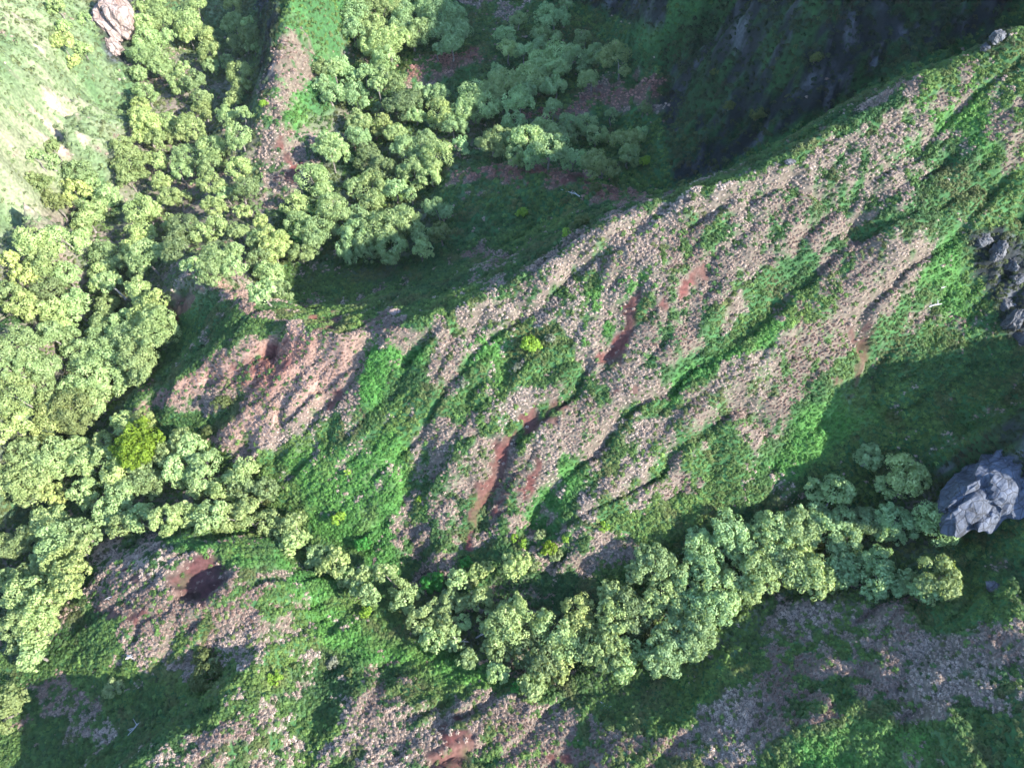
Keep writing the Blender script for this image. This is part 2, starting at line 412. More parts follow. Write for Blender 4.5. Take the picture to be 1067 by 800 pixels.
# ------------------------------------------------------------------ what grows where
straw_f = poly_mask([
    strip([(330, 356), (400, 352), (480, 333), (540, 308), (600, 267), (670, 224), (715, 209), (760, 203), (800, 182), (880, 140), (960, 95)], 12, 1.45),
    (1.0, [(300, 335), (400, 345), (480, 322), (540, 297), (600, 255), (670, 212), (715, 196), (760, 195), (820, 190), (900, 235), (870, 262), (800, 285), (760, 310), (730, 350), (690, 410), (650, 440), (600, 400), (590, 350), (550, 330), (500, 350), (470, 395), (430, 360), (380, 362)]),
    (0.62, [(760, 195), (880, 130), (960, 85), (1045, 36), (1067, 60), (1067, 170), (1010, 150), (960, 210), (880, 240), (820, 200)]),
    (0.95, [(600, 530), (665, 455), (760, 370), (850, 300), (930, 235), (990, 250), (940, 320), (890, 350), (830, 425), (790, 450), (740, 440), (690, 480), (640, 545), (600, 570)]),
    (0.9, [(425, 450), (480, 420), (540, 400), (600, 420), (650, 420), (640, 450), (590, 500), (570, 560), (600, 590), (560, 600), (520, 560), (470, 595), (420, 605), (410, 540), (440, 500)]),
    (1.35, [(135, 405), (230, 372), (300, 335), (250, 315), (190, 283), (230, 285), (310, 325), (330, 350), (400, 345), (375, 400), (340, 430), (290, 465), (255, 472), (212, 452), (255, 415), (230, 405), (150, 432)]),
    (0.95, [(85, 605), (105, 575), (150, 560), (190, 580), (240, 568), (265, 610), (272, 680), (215, 692), (160, 690), (130, 655), (95, 650)]),
    (0.75, [(20, 770), (50, 725), (95, 715), (130, 765), (60, 795)]),
    (0.85, [(355, 725), (385, 705), (450, 730), (540, 730), (590, 740), (600, 810), (330, 810), (370, 770)]),
    (0.75, [(140, 810), (240, 755), (300, 735), (330, 770), (280, 810)]),
    (1.05, [(600, 745), (680, 775), (760, 740), (780, 680), (830, 640), (900, 625), (960, 650), (1067, 655), (1067, 755), (980, 735), (900, 715), (830, 755), (780, 795), (600, 810)]),
    (0.4, [(270, 570), (310, 590), (360, 680), (330, 700), (280, 640)]),
    (1.6, [(410, 72), (500, 42), (512, 58), (420, 86)]), (1.6, [(540, 118), (690, 76), (700, 95), (560, 132)]), (1.6, [(470, 168), (560, 173), (690, 203), (640, 212), (540, 188), (475, 186)]),
    (0.8, [(480, -20), (560, -20), (540, 15), (500, 22)]), (0.7, [(480, 270), (520, 265), (550, 280), (490, 295)]),
    (1.2, [(275, 60), (308, 15), (320, 60), (310, 110), (330, 165), (320, 195), (288, 208), (275, 160)]),
    (0.8, [(585, 560), (655, 570), (645, 600), (600, 602)]), (0.8, [(660, 490), (720, 478), (732, 508), (690, 525)]), (0.6, [(930, 320), (1020, 315), (1010, 340), (940, 345)]),
])
soil_f = poly_mask([
    strip([(487, 572), (488, 548), (500, 522), (518, 500), (526, 470), (536, 448), (562, 436), (594, 424)], 6.5, 1.3), strip([(548, 515), (562, 490), (556, 472)], 6, 0.95), strip([(505, 545), (530, 525), (548, 505)], 3.5, 0.9),
    (1, [(622, 376), (640, 365), (650, 332), (658, 305), (670, 305), (662, 345), (648, 378), (630, 385)]), strip([(712, 308), (724, 290), (738, 280)], 5, 0.85), (0.9, [(690, 320), (712, 312), (700, 335)]),
    strip([(886, 414), (894, 385), (902, 358)], 5, 1.1), strip([(880, 347), (912, 347)], 4, 1.0),
    (1, [(178, 602), (200, 588), (222, 584), (234, 600), (226, 618), (212, 629), (195, 622)]),
    (1, [(436, 810), (462, 775), (470, 750), (486, 752), (498, 770), (490, 790), (500, 810)]), (0.8, [(575, 785), (600, 785), (600, 810), (575, 810)]),
    (1, [(555, 174), (615, 184), (625, 194), (580, 188)]), (1, [(172, 328), (190, 300), (210, 290), (216, 298), (196, 320), (182, 338)]), (0.9, [(225, 392), (262, 378), (300, 352), (312, 352), (290, 372), (255, 392)]), (0.9, [(280, 385), (300, 368), (306, 376), (288, 396)]),
    (0.7, [(90, 638), (112, 628), (160, 640), (150, 650), (100, 650)]), (0.8, [(310, 318), (360, 318), (358, 345), (330, 345)]),
    (0.6, [(125, 600), (160, 590), (170, 610), (140, 612)]),
    strip([(12, 0), (24, 30), (42, 55), (60, 80), (80, 105), (88, 140), (88, 160)], 3.2, 0.8), strip([(0, 168), (20, 190), (35, 215)], 4, 0.7), strip([(0, 135), (15, 155)], 3, 0.6),
    (0.45, [(25, 110), (60, 85), (80, 130), (70, 165), (35, 150)]), strip([(555, 110), (600, 104), (690, 80)], 4, 0.5), (0.5, [(285, 150), (310, 130), (325, 180), (300, 205)]),
    strip([(640, 375), (660, 395), (600, 400)], 2.5, 0.5), strip([(722, 300), (752, 320)], 3, 0.8), strip([(640, 400), (632, 408), (668, 406)], 2.5, 0.8), strip([(340, 425), (368, 403)], 3, .9), strip([(375, 430), (412, 412)], 3, .9),
])
vivid_f = poly_mask([
    (1, [(366, 385), (385, 360), (430, 348), (445, 370), (420, 390), (400, 422), (378, 428)]), (0.8, [(490, 340), (530, 330), (545, 380), (510, 400)]), (0.8, [(590, 330), (640, 290), (700, 260), (690, 300), (620, 360)]),
    (0.9, [(680, 410), (760, 345), (800, 315), (810, 325), (750, 375), (690, 430)]), (0.9, [(780, 480), (830, 440), (900, 410), (900, 450), (830, 485)]), (0.8, [(940, 290), (1000, 240), (1030, 290), (1000, 350)]), (0.7, [(940, 110), (1010, 80), (1050, 130), (1000, 150)]),
    (0.9, [(840, 780), (880, 745), (960, 735), (970, 800), (850, 810)]), (0.9, [(290, 560), (330, 590), (400, 660), (540, 690), (520, 720), (380, 690), (300, 610)]), (0.8, [(290, 480), (350, 455), (420, 460), (430, 520), (400, 600), (340, 560)]), (0.7, [(150, 560), (230, 550), (290, 570), (250, 575)]), (.7, [(300, 70), (330, 90), (320, 130), (300, 130)]),
    (.6, [(560, 730), (600, 745), (590, 770), (560, 750)]), (.7, [(500, 560), (560, 520), (600, 470), (610, 500), (570, 560)]),
])
red_f = poly_mask([(1, [(405, 68), (505, 38), (515, 62), (415, 90)]), (1, [(535, 115), (700, 70), (705, 100), (555, 135)]), (1, [(465, 165), (560, 170), (690, 200), (640, 214), (540, 192), (470, 190)]), (.7, [(230, 400), (300, 345), (330, 355), (280, 410)])])
tan_f = poly_mask([(1, [(195, 286), (235, 290), (305, 328), (335, 350), (380, 350), (365, 395), (330, 425), (300, 440), (262, 470), (214, 452), (262, 408), (225, 405), (150, 428), (136, 408), (215, 376), (270, 350), (285, 335), (240, 312)])], 12)
pale_f = poly_mask([(1, [(-60, -60), (150, -60), (135, 80), (130, 140), (110, 190), (60, 230), (30, 280), (-60, 300)]), (0.6, [(130, -60), (280, -60), (270, 120), (280, 290), (160, 320), (110, 300), (100, 200)])], 20)
litter_f = poly_mask([(0.8, [(-60, 260), (110, 200), (140, 60), (260, 60), (280, 200), (300, 300), (190, 300), (170, 380), (130, 420), (180, 460), (290, 520), (100, 600), (60, 680), (-60, 720)]), (0.6, [(300, 300), (290, 210), (340, 100), (430, 90), (650, 130), (440, 180), (460, 260), (380, 310)]), (0.9, [(420, 600), (560, 610), (600, 700), (500, 700)]), (0.6, [(600, 640), (760, 570), (980, 500), (990, 610), (720, 700), (620, 710)])], 14)

def zones(x, y, u, v):
    xr, yr = x * .86 + y * .51, -x * .51 + y * .86
    n1 = fbm(xr / 10, yr / 4, 70, 4); n2 = fbm(x / 1.6, y / 1.6, 77, 3); n3 = fbm(x / 13, y / 13, 80, 3)
    off = np.clip(np.maximum(np.maximum(-u - 20, u - 1090), np.maximum(-v - 20, v - 820)) / 60, 0, 1)
    uw, vw = u + (fbm(x / 7, y / 7, 171, 3) - .5) * 60, v + (fbm(x / 7, y / 7, 172, 3) - .5) * 60
    m = straw_f(uw, vw) * (1 - off) + off * sstep(0.45, 0.6, n3)
    straw = np.clip(m * 0.78 + (n1 - 0.5) * 1.5 * (0.5 + 0.5 * m) + (n2 - 0.5) * 2.3 * (0.5 + .5 * m) + 0.10, 0, 1) * (1 - 0.8 * rock_shade_f(u, v))
    sf = soil_f(u + (n2 - .5) * 22, v + (fbm(x / 1.6, y / 1.6, 78, 3) - .5) * 22)
    soil = np.clip((sf * (1 - off) + (n2 - 0.5) * 1.4 + (n1 - .5) * 0.5 - 0.50) * 6, 0, 1) * (sf > 0.02)
    rf = rock_shade_f(u, v)
    rock = np.clip((rf * (1 - off) + (n1 - 0.5) * 1.6 + (n2 - .5) * 1.0 - 0.42) * 4, 0, 1) * (rf > 0.02)
    return straw, soil, rock, vivid_f(uw, vw) * (1 - off), pale_f(u, v), litter_f(u, v) * (1 - off)
def mixc(a, b, w): return a * (1 - w[:, None]) + np.asarray(b)[None, :] * w[:, None]
st, so, ro, vi, pa, li = zones(fx, fy, pu, pv)
nA = fbm(fx / 8, fy / 8, 90, 4); nB = fbm(fx / 2, fy / 2, 95, 3)
C = mixc(np.tile(np.array([[0.030, 0.085, 0.028]]), (len(fx), 1)), (0.055, 0.15, 0.03), np.clip(vi * 0.8 + (nA - .5) * 1.2, 0, 1))
C = mixc(C, (0.16, 0.185, 0.105), pa * np.clip(.6 + (nA - .5) * 1.5, 0, 1))
C = mixc(C, (0.118, 0.086, 0.074), sstep(0.3, 0.8, st) * 0.85)
C = mixc(C, (0.24, 0.15, 0.118), tan_f(pu, pv) * np.clip(.3 + st, 0, 1) * .85)
C = C * (1 - red_f(pu, pv)[:, None] * np.array([[0.1, 0.35, 0.38]]) * sstep(0.3, 0.8, st)[:, None])
C = mixc(C, (0.13, 0.10, 0.09), np.clip(li * 1.0 + (nA - .5) * 1.5 - .2, 0, .85))
C = mixc(C, (0.40, 0.30, 0.25), np.clip(so, 0, 1) * pa * 0.7)
C = mixc(C, (0.085, 0.031, 0.027), np.clip(so * (1 - pa * .8), 0, 1) * np.clip(.85 + (nB - .5), 0, 1))
rk = np.stack([0.022 + 0.09 * sstep(.5, .8, nB), 0.026 + 0.09 * sstep(.5, .8, nB), 0.034 + 0.10 * sstep(.5, .8, nB)], 1)
C = C * (1 - ro[:, None] * .9) + rk * ro[:, None] * .9
pm = np.exp(-(np.hypot(fx - pit[0], fy - pit[1]) / 4.2)**6)
C = mixc(C, (0.062, 0.027, 0.027), pm * 0.85)
C *= (0.75 + 0.5 * nB)[:, None]
C *= (1 - 0.45 * np.clip(rock_shade_f(pu, pv) * 1.6, 0, 1))[:, None]
nx, ny = len(AX), len(AY)
idx = (np.arange(ny - 1)[:, None] * nx + np.arange(nx - 1)[None, :]).ravel()
me = mesh_np("terrain", V, np.stack([idx, idx + 1, idx + nx + 1, idx + nx], 1), True)
colour_attr(me, "ground_rgb", C)
put("terrain", me, M_TERRAIN, kind="structure")

# ------------------------------------------------------------------ uncountable grass and undergrowth
def tuft_mesh(name, blades, reach, height, width, droop, seed):
    r = np.random.default_rng(seed); vs, fs = [], []
    for i in range(blades):
        a = r.uniform(0, 2 * math.pi); k = r.uniform(0.25, 1.0); hh = height * r.uniform(0.7, 1.1) * (1.05 - 0.45 * k)
        d = np.array([math.cos(a), math.sin(a)]); s = np.array([-d[1], d[0]]) * width * r.uniform(0.7, 1.3)
        p0 = d * 0.06; p1 = d * reach * k * 0.55; p2 = d * reach * k
        b = len(vs)
        for p, z, w in ((p0, -0.12, 0.6), (p1, hh, 1.0), (p2, hh * droop, 0.25)):
            vs += [(p[0] - s[0] * w, p[1] - s[1] * w, z), (p[0] + s[0] * w, p[1] + s[1] * w, z)]
        fs += [(b, b + 1, b + 3, b + 2), (b + 2, b + 3, b + 5, b + 4)]
    return mesh_np(name, np.array(vs), np.array(fs))
def leafy_mesh(name, n, reach, height, size, seed):
    r = np.random.default_rng(seed); vs, fs = [], []
    for i in range(n):
        a = r.uniform(0, 2 * math.pi); e = math.acos(r.uniform(0.0, 1.0))
        nrm = np.array([math.sin(e) * math.cos(a), math.sin(e) * math.sin(a), math.cos(e)])
        c = nrm * np.array([reach, reach, height]) * r.uniform(0.7, 1.0)
        nrm = nrm + r.normal(0, 0.4, 3) + [0, 0, 0.5]; nrm /= np.linalg.norm(nrm)
        t = np.cross(nrm, r.normal(0, 1, 3)); t /= np.linalg.norm(t); w = np.cross(nrm, t)
        L = size * r.uniform(0.7, 1.3); b = len(vs)
        vs += [c - t * L, c - w * L * 0.55, c + t * L, c + w * L * 0.55]; fs.append((b, b + 1, b + 2, b + 3))
    return mesh_np(name, np.array(vs), np.array(fs))
def instancer(name, P, scale, tint, sources, **props):
    me = bpy.data.meshes.new(name); me.vertices.add(len(P)); me.vertices.foreach_set("co", P.astype(np.float32).ravel())
    a = me.attributes.new("scl", 'FLOAT_VECTOR', 'POINT'); a.data.foreach_set("vector", scale.astype(np.float32).ravel())
    rot = np.stack([RNG.normal(0, 0.14, len(P)), RNG.normal(0, 0.14, len(P)), RNG.uniform(0, 6.28, len(P))], 1)
    a = me.attributes.new("rot", 'FLOAT_VECTOR', 'POINT'); a.data.foreach_set("vector", rot.astype(np.float32).ravel())
    a = me.attributes.new("pick", 'INT', 'POINT'); a.data.foreach_set("value", RNG.integers(0, len(sources), len(P)).astype(np.int32))
    colour_attr(me, "tint", tint)
    ng = bpy.data.node_groups.new(name + "_scatter", 'GeometryNodeTree')
    ng.interface.new_socket("Geometry", in_out='INPUT', socket_type='NodeSocketGeometry')
    ng.interface.new_socket("Geometry", in_out='OUTPUT', socket_type='NodeSocketGeometry')
    gi, go = ng.nodes.new("NodeGroupInput"), ng.nodes.new("NodeGroupOutput")
    jo = ng.nodes.new("GeometryNodeJoinGeometry"); ip = ng.nodes.new("GeometryNodeInstanceOnPoints")
    for s in sources[::-1]:
        oi = ng.nodes.new("GeometryNodeObjectInfo"); oi.inputs["Object"].default_value = s; oi.inputs["As Instance"].default_value = True
        ng.links.new(oi.outputs["Geometry"], jo.inputs[0])
    def named(nm, ty, out):
        n = ng.nodes.new("GeometryNodeInputNamedAttribute"); n.data_type = ty; n.inputs[0].default_value = nm; return n.outputs[0]
    ng.links.new(gi.outputs[0], ip.inputs["Points"]); ng.links.new(jo.outputs[0], ip.inputs["Instance"])
    ip.inputs["Pick Instance"].default_value = True
    ng.links.new(named("pick", 'INT', 0), ip.inputs["Instance Index"])
    er = ng.nodes.new("FunctionNodeEulerToRotation"); ng.links.new(named("rot", 'FLOAT_VECTOR', 0), er.inputs[0])
    ng.links.new(er.outputs[0], ip.inputs["Rotation"]); ng.links.new(named("scl", 'FLOAT_VECTOR', 0), ip.inputs["Scale"])
    ng.links.new(ip.outputs[0], go.inputs[0])
    o = put(name, me, None, **props)
    md = o.modifiers.new("scatter", 'NODES'); md.node_group = ng
    return o
def source(me, mat):
    me.materials.append(mat); return bpy.data.objects.new(me.name, me)      # not linked: only a pattern for the scatter
dry_src = [source(tuft_mesh("dry_grass_tuft", 30, 0.62, 0.46, 0.05, 0.5, k), M_DRY) for k in (1, 2, 3)]
grn_src = [source(leafy_mesh("leafy_clump", 24, 0.50, 0.42, 0.20, k), M_GREEN) for k in (4, 5, 6)]

def jitter_grid(x0, x1, y0, y1, s):
    X, Y = np.meshgrid(np.arange(x0, x1, s), np.arange(y0, y1, s)); n = X.size
    return X.ravel() + RNG.uniform(-.5, .5, n) * s, Y.ravel() + RNG.uniform(-.5, .5, n) * s
xa, ya = jitter_grid(-120, 110, -4, 104, 0.38); xb, yb = jitter_grid(-170, 120, 104, 222, 0.72)
xs, ys = np.concatenate([xa, xb]), np.concatenate([ya, yb]); far = np.concatenate([np.zeros(len(xa)), np.ones(len(xb))])
zs = TH(xs, ys); us, vs_ = project(np.stack([xs, ys, zs], 1))
inv = (us > -50) & (us < 1117) & (vs_ > -50) & (vs_ < 850)
xs, ys, zs, us, vs_, far = [q[inv] for q in (xs, ys, zs, us, vs_, far)]
st, so, ro, vi, pa, li = zones(xs, ys, us, vs_)
rnd = RNG.uniform(0, 1, len(xs)); rn2 = RNG.uniform(0, 1, len(xs))
bare = np.maximum(np.maximum(so, ro * 0.4), np.exp(-(np.hypot(xs - pit[0], ys - pit[1]) / 4.0)**6))
isdry = (rnd < sstep(0.25, 0.66, st) * 0.86) & (rn2 > bare * 0.93)
isgrn = ~isdry & (rn2 > bare * 0.97) & (RNG.uniform(0, 1, len(xs)) < np.clip(0.92 - 0.45 * li - 0.25 * pa, 0.1, 1))
def tints(base_a, base_b, n, x, y, s):
    w = np.clip(fbm(x / 9, y / 9, s, 3) * 1.6 - 0.3 + RNG.normal(0, 0.15, n), 0, 1)
    c = mixc(np.tile(np.array([base_a]), (n, 1)), base_b, w)
    return c * np.clip(RNG.normal(1, 0.15, n), 0.5, 1.5)[:, None]
P = np.stack([xs, ys, zs], 1)
q = isdry; n = q.sum(); k = RNG.uniform(0.28, 0.72, n) * (1 + 0.55 * far[q])
t = tints((0.235, 0.157, 0.127), (0.48, 0.388, 0.322), n, xs[q], ys[q], 120)
t = t * (1 - tan_f(us[q], vs_[q])[:, None] * np.array([[0.12, 0.22, 0.26]]))
t = t * (1 - red_f(us[q], vs_[q])[:, None] * np.array([[0.15, 0.42, 0.45]]))
instancer("dry_grass", P[q], np.stack([k, k, k * RNG.uniform(0.7, 1.3, n)], 1), t, dry_src, kind="stuff", label="pinkish tan dry grass tufts over the ridges and slopes", category="grass")
q = isgrn; n = q.sum(); k = RNG.uniform(0.4, 0.95, n) * (1 + 0.5 * far[q])
t = tints((0.032, 0.080, 0.026), (0.095, 0.155, 0.036), n, xs[q], ys[q], 140)
t = mixc(t, (0.060, 0.20, 0.035), vi[q] * 0.65); t = mixc(t, (0.15, 0.20, 0.095), pa[q] * 0.8)
t = mixc(t, (0.105, 0.10, 0.042), sstep(.5, .75, fbm(xs[q] / 4, ys[q] / 4, 155, 4)) * .6 * (1 - .6 * vi[q]))
rockmix = rock_shade_f(us[q], vs_[q]) > 0.3
t[rockmix] *= np.array([0.5, 0.42, 0.6])
t *= np.clip(RNG.normal(1, 0.2, n), 0.5, 1.6)[:, None]
instancer("green_undergrowth", P[q], np.stack([k, k, k * RNG.uniform(0.6, 1.2, n)], 1), t, grn_src, kind="stuff", label="low green ferns and grass covering the slopes and gullies", category="undergrowth")
print("tufts", isdry.sum(), isgrn.sum(), "control points", N)

# ------------------------------------------------------------------ trees: crown lobes read off the photograph in enlarged tiles (x, y, diameter), 2.963 px per photo px
TILES = {
 (0, 0): "170,15,55 200,85,45 195,130,65 258,155,50 228,190,40 258,60,40 432,25,45 480,15,60 440,70,60 500,60,80 450,120,80 505,120,60 430,170,70 480,180,80 500,215,70 430,225,50 580,65,75 580,110,55 640,110,65 645,160,65 650,205,45 610,15,50 720,20,50 725,75,70 770,110,65 735,130,65 780,140,50 700,185,40 765,70,40 740,225,75 750,270,60 720,310,60 700,355,60 745,350,45 740,425,75 568,210,45 550,250,60 600,255,70 620,300,60 625,335,60 445,285,65 435,330,60 440,375,80 470,390,70 430,425,50 510,380,70 590,390,80 480,430,60 545,420,60 380,455,65 400,500,90 390,545,60 430,540,50 655,460,85 650,510,70 570,480,75 480,500,65 500,560,60 560,530,60 740,520,75 650,570,75 760,580,70 735,600,60 690,600,50 105,480,50 160,460,55 160,500,45 90,550,45 130,570,70 160,620,70 240,530,80 270,570,60 230,590,80 330,610,80 280,660,90 250,690,60 520,610,70 560,610,50 430,650,90 475,650,50 520,685,50 570,700,80 550,740,70 620,720,65 660,640,70 665,700,70 750,655,50 805,685,50 735,715,60 440,720,80 410,770,70 480,770,60 100,740,90 170,730,80 240,740,70 310,770,60 650,780,60 720,775,55 790,735,60 860,740,60",
 (270, 0): "300,40,90 350,30,90 400,20,80 290,90,70 350,80,80 330,130,60 380,140,100 420,120,80 390,180,70 440,70,70 500,100,75 460,110,60 510,20,70 560,40,90 600,50,70 560,90,80 610,100,80 600,135,60 555,150,40 450,25,60 200,210,60 250,200,55 290,235,50 195,260,55 230,290,65 300,295,75 265,275,50 330,225,50 420,260,70 380,225,50 365,335,35 470,310,70 500,290,65 430,330,80 560,350,80 600,390,70 560,290,60 480,350,60 310,380,75 310,420,70 380,385,60 420,410,60 215,450,80 250,470,60 455,460,75 330,460,50 620,445,50 520,440,70 550,480,90 500,480,80 480,530,80 530,540,60 340,500,80 380,520,70 350,570,80 290,580,60 350,620,75 420,590,70 470,600,40 540,640,60 580,650,50 160,550,90 190,590,60 105,635,80 230,640,90 300,665,60 120,700,80 180,720,90 220,710,60 40,740,80 300,720,80 350,700,80 400,700,90 440,670,70 460,690,80 330,760,80 410,760,90 280,770,80 510,730,60 560,715,60 500,765,60 130,780,70 50,785,60 660,300,90 640,340,70 710,290,80 700,330,80 760,260,90 740,240,60 830,240,80 800,310,80 790,380,70 740,430,80 700,450,60 790,480,60 830,430,90 870,400,60 870,210,70 760,110,60 800,60,50 730,210,30 770,150,60 820,160,60 870,140,50 850,480,60",
 (540, 0): "150,10,40 90,50,70 130,55,60 75,110,60 120,110,40 120,165,80 180,180,80 200,115,50 240,165,60 300,175,80 325,220,35 220,245,60 70,200,80 60,160,60 120,215,70 110,270,70 60,250,60 20,290,70 110,330,50 150,375,50 210,385,70 245,415,60 145,420,60 80,400,80 100,460,90 140,480,60 190,490,50 240,500,70 280,520,60 320,440,70 360,430,60 340,480,70 380,410,40 390,335,40 290,355,40",
 (0, 250): "100,20,60 140,60,100 80,110,80 200,110,80 30,60,60 60,200,80 20,160,60 150,150,80 330,60,100 310,110,80 450,50,100 420,80,60 430,150,65 540,30,70 590,80,60 660,65,90 720,90,80 640,100,70 725,40,60 840,30,80 800,60,70 830,110,90 810,160,70 870,160,70 170,220,80 240,190,70 330,200,60 225,235,60 320,250,70 320,300,80 390,260,80 440,230,80 480,190,70 480,290,100 490,240,80 410,310,90 350,330,70 420,370,90 330,380,90 440,410,60 250,350,80 270,420,100 340,430,80 60,330,110 150,300,80 80,400,80 130,400,90 210,300,60 40,480,110 60,550,80 140,500,60 220,460,80 220,520,100 170,540,80 290,510,80 250,560,80 150,580,80 0,600,70 0,400,50 380,560,60 440,555,60 70,650,80 110,690,80 180,670,100 240,650,80 310,620,60 260,690,80 320,680,70 370,720,90 440,690,70 450,740,80 520,660,70 560,610,60 590,640,70 560,700,90 640,690,80 620,740,80 700,760,90 760,720,80 760,770,80 820,770,60 60,760,100 130,760,80 160,780,60 260,780,80 380,780,80 10,720,50",
 (0, 530): "150,50,90 120,90,70 170,110,100 230,80,80 240,120,70 290,90,50 40,100,90 130,150,60 180,170,80 210,210,90 210,250,70 20,220,60 70,220,80 60,270,90 110,250,70 140,310,90 90,330,90 40,370,80 120,390,80 60,410,60 100,450,80 20,590,90 10,650,60 340,5,80 400,30,60 370,55,60 440,30,80 510,30,80 560,20,70 600,30,60 650,25,80 700,30,80 760,20,80 830,40,80 870,80,50",
 (270, 530): "110,50,80 110,100,80 165,145,60 205,145,70 200,180,50 235,170,80 270,205,60 320,200,50 305,245,50 345,265,65 385,200,70 430,245,60 440,285,70 475,255,50 610,215,60 675,195,50 700,180,40 500,345,90 560,300,70 620,295,60 590,270,50 685,285,80 575,370,80 535,410,70 600,400,70 630,350,50 640,465,60 735,510,65 845,540,75 760,370,110 800,330,90 840,370,80 740,430,90 830,430,90 880,470,80 740,320,60 795,170,70",
 (540, 530): "110,380,110 180,310,80 150,430,90 190,370,80 130,490,70 290,260,70 330,290,80 300,340,90 350,330,100 260,370,60 420,160,90 380,190,70 480,200,80 440,250,80 520,230,70 550,130,80 580,170,90 600,120,60 650,60,100 560,90,60 620,250,90 530,300,100 460,310,90 400,290,70 680,200,90 690,130,80 600,320,90 560,370,90 640,290,70 740,200,100 740,120,80 700,260,70 250,440,90 290,450,80 340,440,70 320,490,60 440,440,100 500,430,90 450,480,80 480,390,90 540,410,70 780,60,90 760,160,80 800,100,90 830,180,90 860,60,90 850,20,70 860,120,80",
 (767, 530): "210,60,90 250,30,80 190,110,70 280,60,90 330,40,80 340,90,80 400,40,80 440,60,60 490,40,90 520,70,60 620,40,110 660,20,60 570,30,60 190,200,90 240,210,100 250,170,60 310,200,80 310,150,70 370,190,80 430,220,80 440,160,80 480,210,80 500,240,50 530,220,60 620,210,110 590,250,70 650,200,60 150,170,80",
 (767, 250): "405,665,85 240,775,60 310,770,80 520,720,100 470,760,60 560,740,70",
}
SC = 889 / 300.0
lobes = []
for (ox, oy), s in TILES.items():
    for w in s.split():
        a, b, c = map(float, w.split(',')); lobes.append((ox + a / SC, oy + b / SC, c / SC * 1.06))
lobes = np.array(lobes)
lobes[:, 2] *= np.where(lobes[:, 1] < 290, np.where(lobes[:, 0] > 290, 0.98, 0.94), np.where((lobes[:, 1] > 480) & (lobes[:, 0] > 520), 1.1, np.where(lobes[:, 0] < 280, 1.07, 0.95)))
r0 = hit(lobes[:, 0], lobes[:, 1], TH, 3.2)
depth = r0[:, 1] * CP - (r0[:, 2] - CAM_Z) * SP
rad = lobes[:, 2] * 0.5 * depth / FOC                    # metres
lift = np.clip(rad * 1.15 + RNG.uniform(0.3, 1.9, len(rad)), 1.4, 6.0)
LC = hit(lobes[:, 0], lobes[:, 1], TH, lift)
# neighbouring lobes on one stem
order = np.argsort(-rad); used = np.zeros(len(rad), bool); trees = []
for i in order:
    if used[i]: continue
    used[i] = True; grp = [i]; want = random.choice([1, 2, 2, 2, 3, 3])
    d = np.hypot(LC[:, 0] - LC[i, 0], LC[:, 1] - LC[i, 1])
    for j in np.argsort(d):
        if len(grp) >= want: break
        if not used[j] and d[j] < 0.95 * (rad[i] + rad[j]) and d[j] < 5.0: used[j] = True; grp.append(j)
    trees.append(grp)
print("lobes", len(rad), "trees", len(trees), "radius", rad.min(), np.median(rad), rad.max())

def lobe_leaves(c, r, n, rng, flat=0.82, leaf=0.25):
    """leaf quads gathered in sub-clumps over an ellipsoid: verts (4n,3) and a 0..1 tone per leaf"""
    m = max(10, int(9 + r * 6))
    e = rng.normal(0, 1, (m, 3)); e[:, 2] = np.abs(e[:, 2]) * 0.9 - 0.35 * (rng.uniform(0, 1, m) < 0.35); e /= np.linalg.norm(e, axis=1)[:, None]
    cc = e * np.array([r, r, r * flat]) * rng.uniform(0.52, 0.92, m)[:, None]
    cr = r * rng.uniform(0.22, 0.42, m); ctone = rng.uniform(0, 1, m)
    w = rng.integers(0, m, n)
    g = rng.normal(0, 1, (n, 3)); g += e[w] * 0.7; g[:, 2] += 0.25; g /= np.linalg.norm(g, axis=1)[:, None]
    p = cc[w] + g * cr[w][:, None] * rng.uniform(0.72, 1.06, n)[:, None]
    nrm = g + rng.normal(0, 0.34, (n, 3)); nrm /= np.linalg.norm(nrm, axis=1)[:, None]
    t = np.cross(nrm, rng.normal(0, 1, (n, 3))); t /= np.linalg.norm(t, axis=1)[:, None] + 1e-9; b = np.cross(nrm, t)
    L = leaf * rng.uniform(0.65, 1.35, n)[:, None]
    q = np.stack([p - t * L, p - b * L * 0.62 + nrm * L * 0.12, p + t * L, p + b * L * 0.62 + nrm * L * 0.12], 1) + c
    return q.reshape(-1, 3), np.clip(0.55 * ctone[w] + 0.45 * rng.uniform(0, 1, n), 0, 1)
def tube(path, radii, sides=7):
    path = np.array(path, float); vs, fs = [], []
    for i, p in enumerate(path):
        t = path[min(i + 1, len(path) - 1)] - path[max(i - 1, 0)]; t /= np.linalg.norm(t) + 1e-9
        a = np.cross(t, [0.3, 1, 0.1]); a /= np.linalg.norm(a); b = np.cross(t, a)
        for k in range(sides):
            w = 2 * math.pi * k / sides; vs.append(p + (a * math.cos(w) + b * math.sin(w)) * radii[i])
    for i in range(len(path) - 1):
        for k in range(sides):
            fs.append((i * sides + k, i * sides + (k + 1) % sides, (i + 1) * sides + (k + 1) % sides, (i + 1) * sides + k))
    return np.array(vs), np.array(fs)
def join(parts):
    V_, F_, o = [], [], 0
    for v, f in parts: V_.append(v); F_.append(f + o); o += len(v)
    return np.concatenate(V_), np.concatenate(F_)
